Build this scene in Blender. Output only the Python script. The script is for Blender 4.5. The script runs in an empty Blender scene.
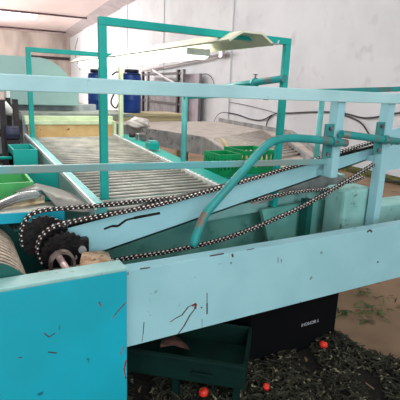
import bpy, bmesh, math, random
from mathutils import Vector, Matrix
random.seed(7)
col = bpy.context.scene.collection
sc = bpy.context.scene

# ------------------------------------------------------------------ camera
F = 440.0
PITCH = math.atan(0.25); ROLL = math.radians(2.3)
HEAD = Vector((0.494, 0.8695, 0)).normalized()
RIGHT0 = Vector((HEAD.y, -HEAD.x, 0))
FW = (HEAD*math.cos(PITCH) + Vector((0,0,-1))*math.sin(PITCH)).normalized()
UP0 = RIGHT0.cross(FW)
RT = (RIGHT0*math.cos(ROLL) + UP0*math.sin(ROLL)).normalized()
UPV = RT.cross(FW)
EYE = Vector((0,0,1.55))
cd = bpy.data.cameras.new('camera'); cam = bpy.data.objects.new('camera', cd); col.objects.link(cam)
cd.sensor_width = 36; cd.lens = 36*F/400; cd.clip_start = .02
M3 = Matrix((RT, UPV, -FW)).transposed()
cam.matrix_world = Matrix.Translation(EYE) @ M3.to_4x4()
sc.camera = cam

def ray(px, py):
    return (FW*F + RT*(px-200) - UPV*(py-200)).normalized()
def H(px, py, ax, v):
    "point of a world plane (x, y or z = v) seen at a measured direction"
    d = ray(px, py); i = 'XYZ'.index(ax)
    return EYE + d*((v-EYE[i])/d[i])

# ------------------------------------------------------------------ materials
def srgb(c):
    r = []
    for v in c:
        v /= 255.0
        r.append(v/12.92 if v <= .04045 else ((v+.055)/1.055)**2.4)
    return (*r, 1)
def mat(name, c, rough=.5, metal=0, c2=None, scale=8, lo=.4, hi=.65, bump=0, bscale=60, detail=6, c3=None, s3=30, t3=(.62,.68), alpha=None, emis=None, trans=0, stretch=None, spec=.35):
    m = bpy.data.materials.new(name); m.use_nodes = True
    nt = m.node_tree; b = nt.nodes['Principled BSDF']
    b.inputs['Specular IOR Level'].default_value = spec; b.inputs['Roughness'].default_value = rough; b.inputs['Metallic'].default_value = metal
    b.inputs['Base Color'].default_value = srgb(c)
    tc = nt.nodes.new('ShaderNodeTexCoord'); mp = nt.nodes.new('ShaderNodeMapping')
    nt.links.new(tc.outputs['Object'], mp.inputs['Vector'])
    if stretch: mp.inputs['Scale'].default_value = stretch
    last = None
    def layer(prev, colr, sca, l, h):
        n = nt.nodes.new('ShaderNodeTexNoise'); n.inputs['Scale'].default_value = sca; n.inputs['Detail'].default_value = detail
        nt.links.new(mp.outputs[0], n.inputs['Vector'])
        r = nt.nodes.new('ShaderNodeValToRGB'); r.color_ramp.elements[0].position = l; r.color_ramp.elements[1].position = h
        nt.links.new(n.outputs[0], r.inputs[0])
        x = nt.nodes.new('ShaderNodeMix'); x.data_type = 'RGBA'
        nt.links.new(r.outputs[0], x.inputs[0])
        if prev is None: x.inputs[6].default_value = srgb(c)
        else: nt.links.new(prev, x.inputs[6])
        x.inputs[7].default_value = srgb(colr)
        return x.outputs[2]
    if c2: last = layer(None, c2, scale, lo, hi)
    if c3: last = layer(last, c3, s3, *t3)
    if last: nt.links.new(last, b.inputs['Base Color'])
    if bump:
        n = nt.nodes.new('ShaderNodeTexNoise'); n.inputs['Scale'].default_value = bscale; n.inputs['Detail'].default_value = 5
        nt.links.new(mp.outputs[0], n.inputs['Vector'])
        bp = nt.nodes.new('ShaderNodeBump'); bp.inputs['Strength'].default_value = bump; bp.inputs['Distance'].default_value = .01
        nt.links.new(n.outputs[0], bp.inputs['Height']); nt.links.new(bp.outputs[0], b.inputs['Normal'])
    if alpha is not None: b.inputs['Alpha'].default_value = alpha
    if trans: b.inputs['Transmission Weight'].default_value = trans
    if emis:
        b.inputs['Emission Color'].default_value = srgb(emis[0]); b.inputs['Emission Strength'].default_value = emis[1]
    return m

M = {}
M['pale'] = mat('pale_aqua_paint', (144,191,199), .45, c2=(136,184,192), scale=5, c3=(92,128,122), s3=22, t3=(.70,.76), bump=.05)
M['pale_dirty'] = mat('dirty_aqua_paint', (138,186,180), .5, c2=(120,170,164), scale=7, c3=(62,84,76), s3=16, t3=(.60,.72), bump=.08)
M['cyan'] = mat('bright_cyan_paint', (0,156,178), .5, c2=(4,148,166), scale=3, c3=(8,96,110), s3=24, t3=(.72,.76))
M['box_top'] = mat('worn_aqua_top_paint', (140,184,180), .45, c2=(124,170,166), scale=9, c3=(96,112,108), s3=30, t3=(.66,.74))
M['teal'] = mat('teal_green_paint', (20,160,150), .4, c2=(14,146,138), scale=6, c3=(10,80,80), s3=18, t3=(.7,.78))
M['teal_lt'] = mat('light_teal_paint', (96,178,176), .45, c2=(70,160,158), scale=7, c3=(60,110,104), s3=20, t3=(.66,.74))
M['pipe'] = mat('worn_teal_pipe_paint', (40,142,140), .4, c2=(28,126,126), scale=9, c3=(112,98,86), s3=9, t3=(.57,.66))
M['rail'] = mat('rail_grey_teal_paint', (166,206,210), .4, c2=(150,192,196), scale=4, c3=(90,120,116), s3=20, t3=(.68,.76))
M['lowrail'] = mat('lower_rail_paint', (92,158,162), .45, c2=(116,138,134), scale=3, lo=.45, hi=.6)
M['darkteal'] = mat('dark_green_paint', (14,84,76), .5, c2=(10,66,62), scale=8)
M['plate'] = mat('clamp_teal', (40,132,130), .5, c2=(70,110,112), scale=25)
M['bolt'] = mat('bolt_steel', (140,142,146), .35, .8, c2=(90,80,80), scale=60)
M['steel'] = mat('grey_steel', (150,150,150), .35, .7, c2=(118,118,118), scale=14, bump=.05)
M['galv'] = mat('dull_galvanised', (150,150,148), .5, .2, c2=(118,120,120), scale=9, c3=(92,88,84), s3=20, t3=(.62,.7))
M['black'] = mat('greasy_black', (16,14,16), .38, .2, c2=(34,28,26), scale=30, bump=.3)
M['chain_plate'] = mat('chain_plate_dark', (34,28,28), .35, .6, c2=(70,58,54), scale=60)
M['chain_shine'] = mat('chain_roller_highlight', (240,238,234), .3, .3, c2=(190,184,180), scale=80)  # near-white base colour stands in for highlights on the rollers
M['shaft'] = mat('shaft_steel', (206,180,176), .35, .3, c2=(176,150,146), scale=30)
M['brush'] = mat('woven_brush', (190,178,160), .8, c2=(150,140,124), scale=60, bump=.15, bscale=180)
M['white'] = mat('white_plastic', (228,230,226), .5, c2=(206,210,206), scale=20)
M['roller'] = mat('grey_roller', (196,194,182), .55, .1, c2=(156,156,146), scale=9)
M['wood_or'] = mat('orange_stained_board', (222,190,134), .6, c2=(200,154,92), scale=6, c3=(120,74,40), s3=14, t3=(.66,.72))
M['cream'] = mat('cream_paint_and_lamplit_post', (206,220,184), .5, c2=(188,204,166), scale=9)  # end-board paint; also stands in for lamplight on the far arch post
M['hood'] = mat('hood_aqua_paint', (140,172,166), .5, c2=(134,165,160), scale=3, c3=(116,146,142), s3=12, t3=(.66,.74))
M['greybelt'] = mat('grey_green_belt', (130,140,132), .6, c2=(108,118,112), scale=9)
M['belt'] = mat('pale_belt', (186,180,170), .7, c2=(168,160,150), scale=6)
M['wood'] = mat('pale_wood', (186,176,140), .7, c2=(160,148,112), scale=3, stretch=(1,1,12))
M['blue'] = mat('blue_barrel_plastic', (16,62,136), .4, c2=(12,50,118), scale=6)
M['blacklid'] = mat('black_lid', (22,30,46), .5)
M['wall'] = mat('white_concrete', (208,212,214), .9, c2=(198,201,204), scale=.8, c3=(182,182,186), s3=2.6, t3=(.6,.85), bump=.15, bscale=4)
M['grimy'] = mat('grimy_end_wall', (184,172,164), .9, c2=(120,106,98), scale=.6, lo=.4, hi=.7, stretch=(1,1,.25))
M['ceil'] = mat('ceiling_sheet', (232,220,222), .9, c2=(220,208,210), scale=.25, stretch=(1,.3,1))
M['beamw'] = mat('white_painted_beam', (190,182,186), .8, c2=(172,164,170), scale=1.5)
M['purlin'] = mat('dark_pipe', (70,50,58), .6)
M['floor'] = mat('brown_concrete', (142,118,94), .8, c2=(118,98,76), scale=2.2, c3=(72,62,40), s3=5, t3=(.62,.72), bump=.2, bscale=12)
M['moss'] = mat('mossy_dirt', (94,98,40), .95, c2=(60,58,30), scale=8, bump=.6, bscale=20)
M['leaf'] = mat('olive_leaf_litter', (58,60,49), .75, c2=(30,32,26), scale=14, c3=(130,126,104), s3=30, t3=(.60,.64), spec=.2)
M['leafgr'] = mat('fresh_green_leaf', (78,104,52), .6, c2=(50,74,34), scale=12)
M['dirt'] = mat('dark_litter_bed', (26,27,21), .95, c2=(14,15,12), scale=10, bump=.9, bscale=40)
M['red'] = mat('red_orange_fruit', (220,54,40), .4, c2=(200,44,34), scale=10)
M['blackcrate'] = mat('black_crate_plastic', (6,7,9), .8, spec=.1)
M['print'] = mat('faded_white_print', (168,172,176), .7)
M['crate_lt'] = mat('light_green_plastic', (76,170,96), .45, c2=(62,152,82), scale=9)
M['crate_gr'] = mat('green_crate_plastic', (10,150,88), .4, c2=(8,128,76), scale=9)
M['olive'] = mat('pale_olive_fruit', (176,176,110), .5, c2=(140,150,80), scale=20)
M['tray'] = mat('grey_plastic_tray', (128,128,122), .35, c2=(108,110,106), scale=6, c3=(100,96,90), s3=16, t3=(.62,.7))
M['tongue'] = mat('shiny_tongue_metal', (176,186,186), .2, .75, c2=(120,104,100), scale=7)
M['beige'] = mat('beige_brush', (196,180,146), .8, c2=(150,120,90), scale=40)
M['board'] = mat('whitish_board', (190,190,178), .6, c2=(160,168,158), scale=10)
M['card'] = mat('torn_cardboard', (196,176,150), .85, c2=(150,120,90), scale=24, c3=(90,70,50), s3=50, t3=(.6,.66))
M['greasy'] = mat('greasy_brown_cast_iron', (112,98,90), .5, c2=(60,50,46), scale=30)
M['rusty'] = mat('rusty_brown_steel', (96,62,56), .85, c2=(60,44,40), scale=20)
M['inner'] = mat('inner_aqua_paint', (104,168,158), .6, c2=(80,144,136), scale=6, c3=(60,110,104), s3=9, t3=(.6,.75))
M['motor'] = mat('navy_grey_motor', (52,58,80), .5, c2=(38,40,56), scale=20)
M['greyplate'] = mat('pale_grey_plate', (160,168,170), .5, c2=(130,138,142), scale=12)
M['darkframe'] = mat('dark_frame_metal', (34,30,34), .6, c2=(60,50,50), scale=12)
M['gate'] = mat('gate_grey_metal', (126,124,128), .5, .2, c2=(104,102,106), scale=5)
M['gatebar'] = mat('gate_dark_bar', (70,64,66), .6)
M['sheet'] = mat('grey_sheet', (168,160,166), .7, c2=(150,144,150), scale=2)
M['wire'] = mat('black_cable', (40,38,42), .6)
M['conduit'] = mat('grey_conduit', (170,166,168), .4, .4)
M['reflector'] = mat('cream_enamel_reflector', (214,214,190), .35, c2=(200,200,176), scale=6)
M['tube'] = mat('lit_fluorescent_tube', (255,255,250), .5, emis=((255,252,240), 4))
M['lamp'] = mat('lit_ceiling_panel', (255,255,255), .5, emis=((255,253,250), 14))
M['bag'] = mat('white_plastic_bag', (216,212,206), .4, c2=(186,182,176), scale=14, bump=.4, bscale=30)
M['chip'] = mat('exposed_dark_metal', (52,50,52), .7, c2=(90,60,54), scale=60)
M['rust'] = mat('rust_red_scratch', (150,74,60), .8, c2=(70,50,46), scale=60)
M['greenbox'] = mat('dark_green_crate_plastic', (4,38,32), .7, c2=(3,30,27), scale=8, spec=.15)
M['rope'] = mat('pink_grey_rope', (170,146,160), .8)
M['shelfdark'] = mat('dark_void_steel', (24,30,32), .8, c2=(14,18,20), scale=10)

# ------------------------------------------------------------------ mesh helpers
class MB:
    def __init__(s): s.bm = bmesh.new()
    def box(s, a, b, mi=0):
        x0,x1 = sorted((a[0],b[0])); y0,y1 = sorted((a[1],b[1])); z0,z1 = sorted((a[2],b[2]))
        return s.hexa([(x0,y0,z0),(x1,y0,z0),(x1,y1,z0),(x0,y1,z0),(x0,y0,z1),(x1,y0,z1),(x1,y1,z1),(x0,y1,z1)], mi)
    def hexa(s, p, mi=0):
        v = [s.bm.verts.new(q) for q in p]
        for f in ((3,2,1,0),(4,5,6,7),(0,1,5,4),(1,2,6,5),(2,3,7,6),(3,0,4,7)):
            s.bm.faces.new([v[i] for i in f]).material_index = mi
        return s
    def bar(s, p, q, w, h, up=(0,0,1), mi=0):
        "rectangular bar p to q; h along up, w sideways"
        p = Vector(p); q = Vector(q); d = (q-p).normalized(); u = Vector(up); u = (u-d*u.dot(d)).normalized(); r = d.cross(u)
        P = []
        for c in (p, q):
            P.append([c-r*w/2-u*h/2, c+r*w/2-u*h/2, c+r*w/2+u*h/2, c-r*w/2+u*h/2])
        v = [s.bm.verts.new(x) for x in P[0]+P[1]]
        for f in ((0,1,2,3),(7,6,5,4),(4,5,1,0),(5,6,2,1),(6,7,3,2),(7,4,0,3)):
            s.bm.faces.new([v[i] for i in f]).material_index = mi
        return s
    def tube(s, pts, r, n=14, cap=True, mi=0, smooth=True):
        pts = [Vector(p) for p in pts]; rings = []; ref = None
        rr = r if isinstance(r, (list,tuple)) else [r]*len(pts)
        for i, p in enumerate(pts):
            a = pts[max(i-1,0)]; b = pts[min(i+1,len(pts)-1)]; d = (b-a).normalized()
            if ref is None: ref = Vector((0,0,1)) if abs(d.z) < .9 else Vector((1,0,0))
            u = (ref-d*ref.dot(d)).normalized(); ref = u; w = d.cross(u)
            rings.append([s.bm.verts.new(p+(u*math.cos(2*math.pi*k/n)+w*math.sin(2*math.pi*k/n))*rr[i]) for k in range(n)])
        for i in range(len(rings)-1):
            for k in range(n):
                f = s.bm.faces.new([rings[i][k], rings[i][(k+1)%n], rings[i+1][(k+1)%n], rings[i+1][k]]); f.smooth = smooth; f.material_index = mi
        if cap:
            s.bm.faces.new(list(reversed(rings[0]))).material_index = mi; s.bm.faces.new(rings[-1]).material_index = mi
        return s
    def prism(s, pts, ext, mi=0):
        "polygon pts extruded by vector ext"
        e = Vector(ext); n = len(pts)
        a = [s.bm.verts.new(Vector(p)) for p in pts]; b = [s.bm.verts.new(Vector(p)+e) for p in pts]
        s.bm.faces.new(a).material_index = mi; s.bm.faces.new(list(reversed(b))).material_index = mi
        for i in range(n):
            s.bm.faces.new([a[i], b[i], b[(i+1)%n], a[(i+1)%n]]).material_index = mi
        return s
    def sheet(s, rows, th, mi=0):
        "grid of points given thickness th along averaged normal"
        nr, nc = len(rows), len(rows[0]); R = [[Vector(p) for p in r] for r in rows]
        A = [[None]*nc for _ in range(nr)]; B = [[None]*nc for _ in range(nr)]
        for i in range(nr):
            for j in range(nc):
                du = R[min(i+1,nr-1)][j]-R[max(i-1,0)][j]; dv = R[i][min(j+1,nc-1)]-R[i][max(j-1,0)]
                nn = du.cross(dv).normalized()
                A[i][j] = s.bm.verts.new(R[i][j]+nn*th/2); B[i][j] = s.bm.verts.new(R[i][j]-nn*th/2)
        def q(*v):
            f = s.bm.faces.new(v); f.smooth = True; f.material_index = mi
        for i in range(nr-1):
            for j in range(nc-1):
                q(A[i][j],A[i+1][j],A[i+1][j+1],A[i][j+1]); q(B[i][j+1],B[i+1][j+1],B[i+1][j],B[i][j])
        for i in range(nr-1):
            q(A[i][0],B[i][0],B[i+1][0],A[i+1][0]); q(A[i+1][-1],B[i+1][-1],B[i][-1],A[i][-1])
        for j in range(nc-1):
            q(A[0][j+1],B[0][j+1],B[0][j],A[0][j]); q(A[-1][j],B[-1][j],B[-1][j+1],A[-1][j+1])
        return s
    def build(s, name, m, parent=None, bevel=0):
        bmesh.ops.recalc_face_normals(s.bm, faces=s.bm.faces)
        me = bpy.data.meshes.new(name); s.bm.to_mesh(me); s.bm.free()
        o = bpy.data.objects.new(name, me); col.objects.link(o)
        for x in (m if isinstance(m, (list,tuple)) else [m]): me.materials.append(x)
        if parent:
            o.parent = parent
            o.location = -Vector(parent.location) if parent.type == 'EMPTY' and parent.parent is None else Vector((0,0,0))
            if parent.type == 'EMPTY' and any(abs(a) > 1e-9 for a in parent.rotation_euler): pass
        if bevel:
            b = o.modifiers.new('bevel', 'BEVEL'); b.width = bevel; b.segments = 2; b.limit_method = 'ANGLE'
        return o
def tag(o, label=None, cat=None, group=None, kind=None):
    if label: o['label'] = label
    if cat: o['category'] = cat
    if group: o['group'] = group
    if kind: o['kind'] = kind
    return o
def thing(name, loc, label, cat, group=None):
    o = bpy.data.objects.new(name, None); o.empty_display_size = .1; col.objects.link(o); o.location = loc
    return tag(o, label, cat, group)
def struct(name, mb, m): return tag(mb.build(name, m), kind='structure')
def bez(p, n):
    "Catmull-Rom through points"
    p = [Vector(x) for x in p]; out = []
    q = [p[0]*2-p[1]]+p+[p[-1]*2-p[-2]]
    for i in range(1, len(q)-2):
        for k in range(n):
            t = k/n
            out.append(.5*((2*q[i])+(q[i+1]-q[i-1])*t+(2*q[i-1]-5*q[i]+4*q[i+1]-q[i+2])*t*t+(3*q[i]-q[i-1]-3*q[i+1]+q[i+2])*t**3))
    out.append(p[-1]); return out

# ------------------------------------------------------------------ the building
# the hall stands turned a few degrees from the machine: its parts are built in hall axes and turned at the end
HALL = math.radians(-4.6); RH = Matrix.Rotation(HALL,3,'Z'); HALL_OBJ = []
def HB(px, py, ax, v):
    d = RH.inverted()@ray(px,py); i = 'XYZ'.index(ax); return EYE + d*((v-EYE[i])/d[i])
WX = 7.0; EY = 46.0
CZ = HB(109,0,'X',WX-.9).z; ZB = HB(126,6,'X',WX).z
n_before = set(bpy.data.objects)
struct('floor', MB().box((-16,-12,-.1),(WX+.2,EY,0)), M['floor'])
struct('wall_right', MB().box((WX,-12,0),(WX+.25,EY,CZ)), M['wall'])
struct('wall_back', MB().box((-16,EY,0),(WX+.25,EY+.2,CZ)), M['grimy'])
struct('ceiling', MB().box((-16,-12,CZ),(WX+.25,EY+.2,CZ+.12)), M['ceil'])
mb = MB().prism([(WX-.9,-10,CZ),(WX,-10,ZB),(WX,-10,CZ)], (0,EY+9.5,0))
struct('trim_1', mb, M['beamw'])
# pilasters of the wall with bracket heads
for i, (pa_, pb_) in enumerate(((232,217),(164,156),(128,122),(92,84))):
    struct('trim_%d' % (i+2), MB().box((WX-.05,HB(pa_,60,'X',WX).y,0),(WX,HB(pb_,60,'X',WX).y,ZB+.05)), M['wall'])
# dirt kerb along the wall foot
struct('trim_6', MB().box((WX-.35,-6,0),(WX,14,.07)), M['moss'])
# dark clerestory opening in end corner
struct('window_1', MB().box((3.4,EY-.06,HB(60,60,'Y',EY).z),(WX-.1,EY,HB(60,57,'Y',EY).z)), M['darkframe'])
for y, lab in ((HB(30,12.5,'Z',CZ-.1).y, 'dark thin pipe crossing the ceiling from the nearer bright lamp'), (HB(20,34,'Z',CZ-.1).y, 'dark thin pipe crossing the ceiling from the farther bright lamp'), (43.0, 'dark thin ceiling pipe farthest back, just before the grimy end wall')):
    tag(MB().tube([(-4,y,CZ-.1),(WX-.8,y,CZ-.1)], .06).build('ceiling_pipe', M['purlin']), lab, 'pipe')
l1 = HB(30,17,'Z',CZ-.2); l2 = HB(9,33.5,'Z',CZ-.2); HALL_OBJ_START = 1
for x, y, lab in ((l1.x-.85, l1.y, 'nearer glaring fluorescent lamp on the ceiling at upper left'), (l2.x-.85, l2.y, 'farther glaring fluorescent lamp on the ceiling at upper left')):
    t = thing('ceiling_lamp', (x,y,CZ-.2), lab, 'lamp')
    MB().box((x-2.6,y-.85,CZ-.14),(x+1.3,y+.85,CZ)).build('housing', M['white'], t)
    MB().box((x-2.55,y-.8,CZ-.22),(x+1.25,y+.8,CZ-.14)).build('diffuser', M['lamp'], t)  # lamp drawn oversized, its shape standing in for bloom
HALL_OBJ += [o for o in bpy.data.objects if o not in n_before and o.parent is None]

# ------------------------------------------------------------------ cyan end cabinet
BX = H(127,276,'Y',1.395).x; BZ = .925
t = thing('machine_cabinet', (0,1.43,0), 'bright cyan steel end cabinet with pale worn top, lower left foreground', 'cabinet')
MB().box((-1.2,1.395,0),(BX,1.478,BZ-.012)).build('body', M['cyan'], t, .003)
tag(MB().box((-1.2,1.393,BZ-.012),(BX+.001,1.480,BZ)).build('top_panel', M['box_top'], t, .003), 'pale aqua worn top')
def chip(px, t_, m, name='paint_chip', yv=1.395, th=.0012, w=3):
    parent_bold = yv > 1.4
    "thin paint loss along measured points on a front face"
    mb = MB(); pts = [H(a,b,'Y',yv) for a, b in px]
    for i in range(len(pts)-1):
        p, q = pts[i], pts[i+1]; ww = w*(.6+.8*random.random())/1000*(7.5 if parent_bold else 5)
        mb.bar(p, q, th*2, ww, up=((q-p).cross(Vector((0,1,0)))))
    return mb.build(name, m, t_)
chip([(99,302),(101,306)], t, M['rust'], w=1.2); chip([(112,318),(118,311),(126,302)], t, M['rust'], w=.7)
chip([(120,355),(124,346)], t, M['rust'], w=1); chip([(44,333),(49,337),(55,333)], t, M['chip'], w=.7); chip([(60,325),(59,330)], t, M['chip'], w=.6)
chip([(48,352),(57,353)], t, M['chip'], w=.8); chip([(18,358),(22,357)], t, M['chip'], w=1)
chip([(126,360),(124,370),(126,379)], t, M['rust'], w=1.5)

# ------------------------------------------------------------------ drive machine frame
YB = 1.475
fr = thing('conveyor_frame', (1.2,1.8,0), 'pale aqua steel channel frame carrying the chains, running across the foreground', 'machine frame')
zt = H(127,271,'Y',YB).z; zb = H(128,347,'Y',YB).z
x0 = BX-.012; x1 = 3.0
mb = MB()
mb.box((x0,YB,zb),(x1,YB+.008,zt)); mb.box((x0,YB+.008,zt-.008),(x1,YB+.065,zt)); mb.box((x0,YB+.008,zb),(x1,YB+.065,zb+.008))
fb = mb.build('front_channel', M['pale'], fr, .002)
for pts, m_, w_ in (([(170,322),(176,318),(182,315),(188,307),(196,303),(194,310),(190,315),(184,326),(178,334)], 'chip', .6),
                    ([(192,306),(196,304),(195,309)], 'rust', 1.1), ([(207,293),(207,303),(207,314)], 'chip', .7), ([(201,308),(202,307)], 'chip', 1.3),
                    ([(210,256),(217,254.8),(224,253.5)], 'chip', 1.0), ([(232,254),(233,257)], 'chip', 1.4), ([(231,262),(231,264)], 'chip', .5),
                    ([(278,257),(278,263)], 'chip', .5), ([(367,232),(370,230),(372,232)], 'chip', 1.2), ([(377,262),(378.5,262)], 'chip', 1.4),
                    ([(144,322),(143,334),(142,342)], 'chip', .4), ([(202,319),(202,328)], 'chip', .3), ([(128,262.0+10),(128,275)], 'chip', .5), ([(150,262+5.5),(140,269)], 'chip', .5),([(247,250),(254,248.5)], 'chip', .4)):
    o = chip(pts, fb, M[m_], yv=YB, w=w_); o.location = (0,0,0)
# inclined chain channel
YI = 1.76
pL = H(62,250,'Y',YI); pR = H(400,133,'Y',YI)
def incl(px, py): return H(px, py, 'Y', YI)
A = incl(84,222); B = incl(322,160); dirI = (B-A).normalized()
def ontop(x, dz=0): return A.z + (x-A.x)*dirI.z/dirI.x + dz
xa, xb = incl(68,226).x, 3.0
hgt = .120
C0, C1 = incl(190,222), incl(322,176)
def onbot(x, dz=0): return C0.z + (x-C0.x)*(C1.z-C0.z)/(C1.x-C0.x) + dz
mb = MB()
mb.prism([(xa,YI,ontop(xa)),(xb,YI,ontop(xb)),(xb,YI,onbot(xb)),(xa,YI,onbot(xa))], (0,.008,0))
mb.prism([(xa,YI,ontop(xa)),(xb,YI,ontop(xb)),(xb,YI,ontop(xb,-.008)),(xa,YI,ontop(xa,-.008))], (0,.018,0))
mb.prism([(xa,YI,onbot(xa)),(xb,YI,onbot(xb)),(xb,YI,onbot(xb,.008)),(xa,YI,onbot(xa,.008))], (0,.045,0))
ic = mb.build('inclined_channel', M['pale'], fr)
tag(MB().prism([(xa,YI-.002,ontop(xa,.001)),(xb,YI-.002,ontop(xb,.001)),(xb,YI-.002,ontop(xb,.006)),(xa,YI-.002,ontop(xa,.006))], (0,.018,0)).build('chain_track', M['black'], fr), 'greasy black chain track')
o = chip([(104,229),(112,226),(118,226),(126,220),(134,218),(144,216),(160,213)], ic, M['black'], yv=YI, w=1.4, name='grease_smear'); o.location=(0,0,0)
# gusset plate at the right
mb = MB(); mb.prism([H(a,b,'Y',YI-.014) for a,b in ((374,138),(390,131),(425,118),(425,160),(402,168),(386,171),(376,160))], (0,.010,0)).build('gusset_plate', M['pale'], fr)
g = chip([(391,145),(396,141),(399,140)], fr, M['plate'], yv=YI-.015, w=2, name='worn_patch')
# rounded tube stub under the incline
mb = MB().tube([H(84,248,'Y',1.80), H(130,236,'Y',1.80)], .035, 18).build('cross_tube', M['pale_dirty'], fr)
# second, lower inclined channel behind
Y2 = 2.02
mb = MB(); q0, q1, q2, q3 = H(196,224,'Y',Y2), H(262,201,'Y',Y2), H(262,212,'Y',Y2), H(196,233,'Y',Y2)
mb.prism([H(207,206,'Y',Y2),H(345,174,'Y',Y2),H(345,196,'Y',Y2),H(207,221,'Y',Y2)], (0,.05,0)).build('rear_channel', M['pale_dirty'], fr)
MB().prism([H(255,205,'Y',1.96),H(285,189,'Y',1.96),H(305,180,'Y',1.96),H(322,175,'Y',1.96),H(338,174,'Y',1.96),H(347,179,'Y',1.96),H(347,187,'Y',1.96),H(300,192,'Y',1.96)], (0,.04,0)).build('grey_cover', M['galv'], fr)
# inner cross plates
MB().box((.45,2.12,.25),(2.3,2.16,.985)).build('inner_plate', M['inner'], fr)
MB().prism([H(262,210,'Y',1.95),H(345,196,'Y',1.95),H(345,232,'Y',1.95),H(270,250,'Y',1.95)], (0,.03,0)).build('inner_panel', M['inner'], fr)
for px in (300,): 
    p = H(px,235,'Y',1.9); MB().box((p.x,1.86,.62),(p.x+.04,1.92,.95)).build('upright', M['darkteal'], fr)
# pedestal box near the right post
p = H(336,188,'Y',1.70); q = H(374,230,'Y',1.70)
p2 = H(346,190,'Y',1.72); q2 = H(373,190,'Y',1.72)
mb = MB().box((p2.x,1.72,.70),(q2.x,1.88,p2.z)); ped = mb.build('pedestal', M['pale_dirty'], fr, .02)
MB().box((q2.x+.01,1.78,.70),(x1,1.95,H(390,205,'Y',1.78).z)).build('side_box', M['pale_dirty'], fr, .006)
# frame feet
MB().box((BX-.04,1.49,0),(BX+.035,1.66,zt-.3)).build('leg', M['rusty'], fr)
MB().box((2.75,1.6,0),(2.82,1.67,zb)).build('leg', M['pale_dirty'], fr)

# ------------------------------------------------------------------ guard rail with its posts
YR = 1.64
gr = thing('guard_rail', (1,YR,0.95), 'long pale aqua guard rail at eye level with square posts on the frame', 'railing')
a = H(-60,80.0,'Y',YR); b = H(440,100.0,'Y',YR)
def railpt(px, py, y=YR): return H(px,py,'Y',y)
ra = railpt(-40,80.4); rb = railpt(440,100.4)
MB().bar(ra, rb, .035, .055).build('top_rail', M['rail'], gr, .004)
la = railpt(-40,171); lb = railpt(326,161.5)
MB().bar(la, lb, .02, .028).build('lower_rail', M['lowrail'], gr, .003)
for px, ytop, pxb, yb_ in ((342,100,336.5,178),(390,103,379.5,229)):
    zt_ = railpt(px,ytop).z; xb_ = railpt(px,ytop).x; zb_ = railpt(pxb,yb_).z
    xx = (xb_+railpt(pxb,yb_).x)/2
    pst = MB().box((xx-.025,YR+.005,zb_),(xx+.025,YR+.065,zt_)).build('post', M['pale'], gr, .004)
    zz = ontop(xx)-.075; bo = MB().box((xx-.02,YR+.065,zz),(xx+.02,YI-.001,zz+.03)).build('mounting_block', M['pale'], gr)
PX = [ (railpt(325,100).x+railpt(314.5,178).x)/2, (railpt(387,103).x+railpt(370,229).x)/2 ]

# ------------------------------------------------------------------ bent hand pipe and short pipe with clamps
def pipe_with_clamp(name, pts, r, cx, zc, label, zlo, zhi):
    t = thing(name, (cx,1.60,zc), label, 'pipe')
    MB().tube(pts, r, 18).build('pipe', M['pipe'], t)
    pl = MB().box((cx-.030,1.633,zlo),(cx+.030,1.645,zhi)).build('clamp_plate', M['plate'], t, .002)
    for z in (zlo+.022, zhi-.022):
        MB().tube([(cx,1.634,z),(cx,1.622,z)], .011, 6).build('bolt', M['bolt'], t)
    c = MB().tube([(cx-.014,1.60,zc),(cx+.014,1.60,zc)], r+.006, 18).build('clamp_ring', M['plate'], t)
    MB().tube([(cx,1.585,zc),(cx,1.572,zc)], .011, 6).build('bolt', M['bolt'], t)
    return t
YP = 1.605
ctrl = [(193,246),(198,231),(204,217),(211,207),(225,191),(242,172),(256,156),(266,146),(275,140.5),(288,138.3),(302,138.5),(320,140),(334,141.8),(346,143.2)]
pp = bez([H(a,b,'Y',YP) for a,b in ctrl], 4)
c1 = H(333,141.8,'Y',YP)
pipe_with_clamp('bent_hand_pipe', pp, .0195, c1.x, c1.z, 'worn teal hand pipe bent down to an open end over the front channel', H(329,158,'Y',YR).z, H(331,124,'Y',YR).z)
# dark hollow end
pp2 = [H(341,134,'Y',YP+.0), H(360,136.5,'Y',YP), H(380,139.5,'Y',YP), H(398,141.5,'Y',YP)]
pp2 = [Vector((p.x,YP,pp2[0].z+(p.x-pp2[0].x)*(pp2[-1].z-pp2[0].z)/(pp2[-1].x-pp2[0].x))) for p in pp2]
c2 = H(384,139.6,'Y',YP)
pipe_with_clamp('short_hand_pipe', pp2, .0195, c2.x, c2.z, 'short straight teal pipe clamped to the rightmost square post', H(379,154,'Y',YR).z, H(383,122,'Y',YR).z)

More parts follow.
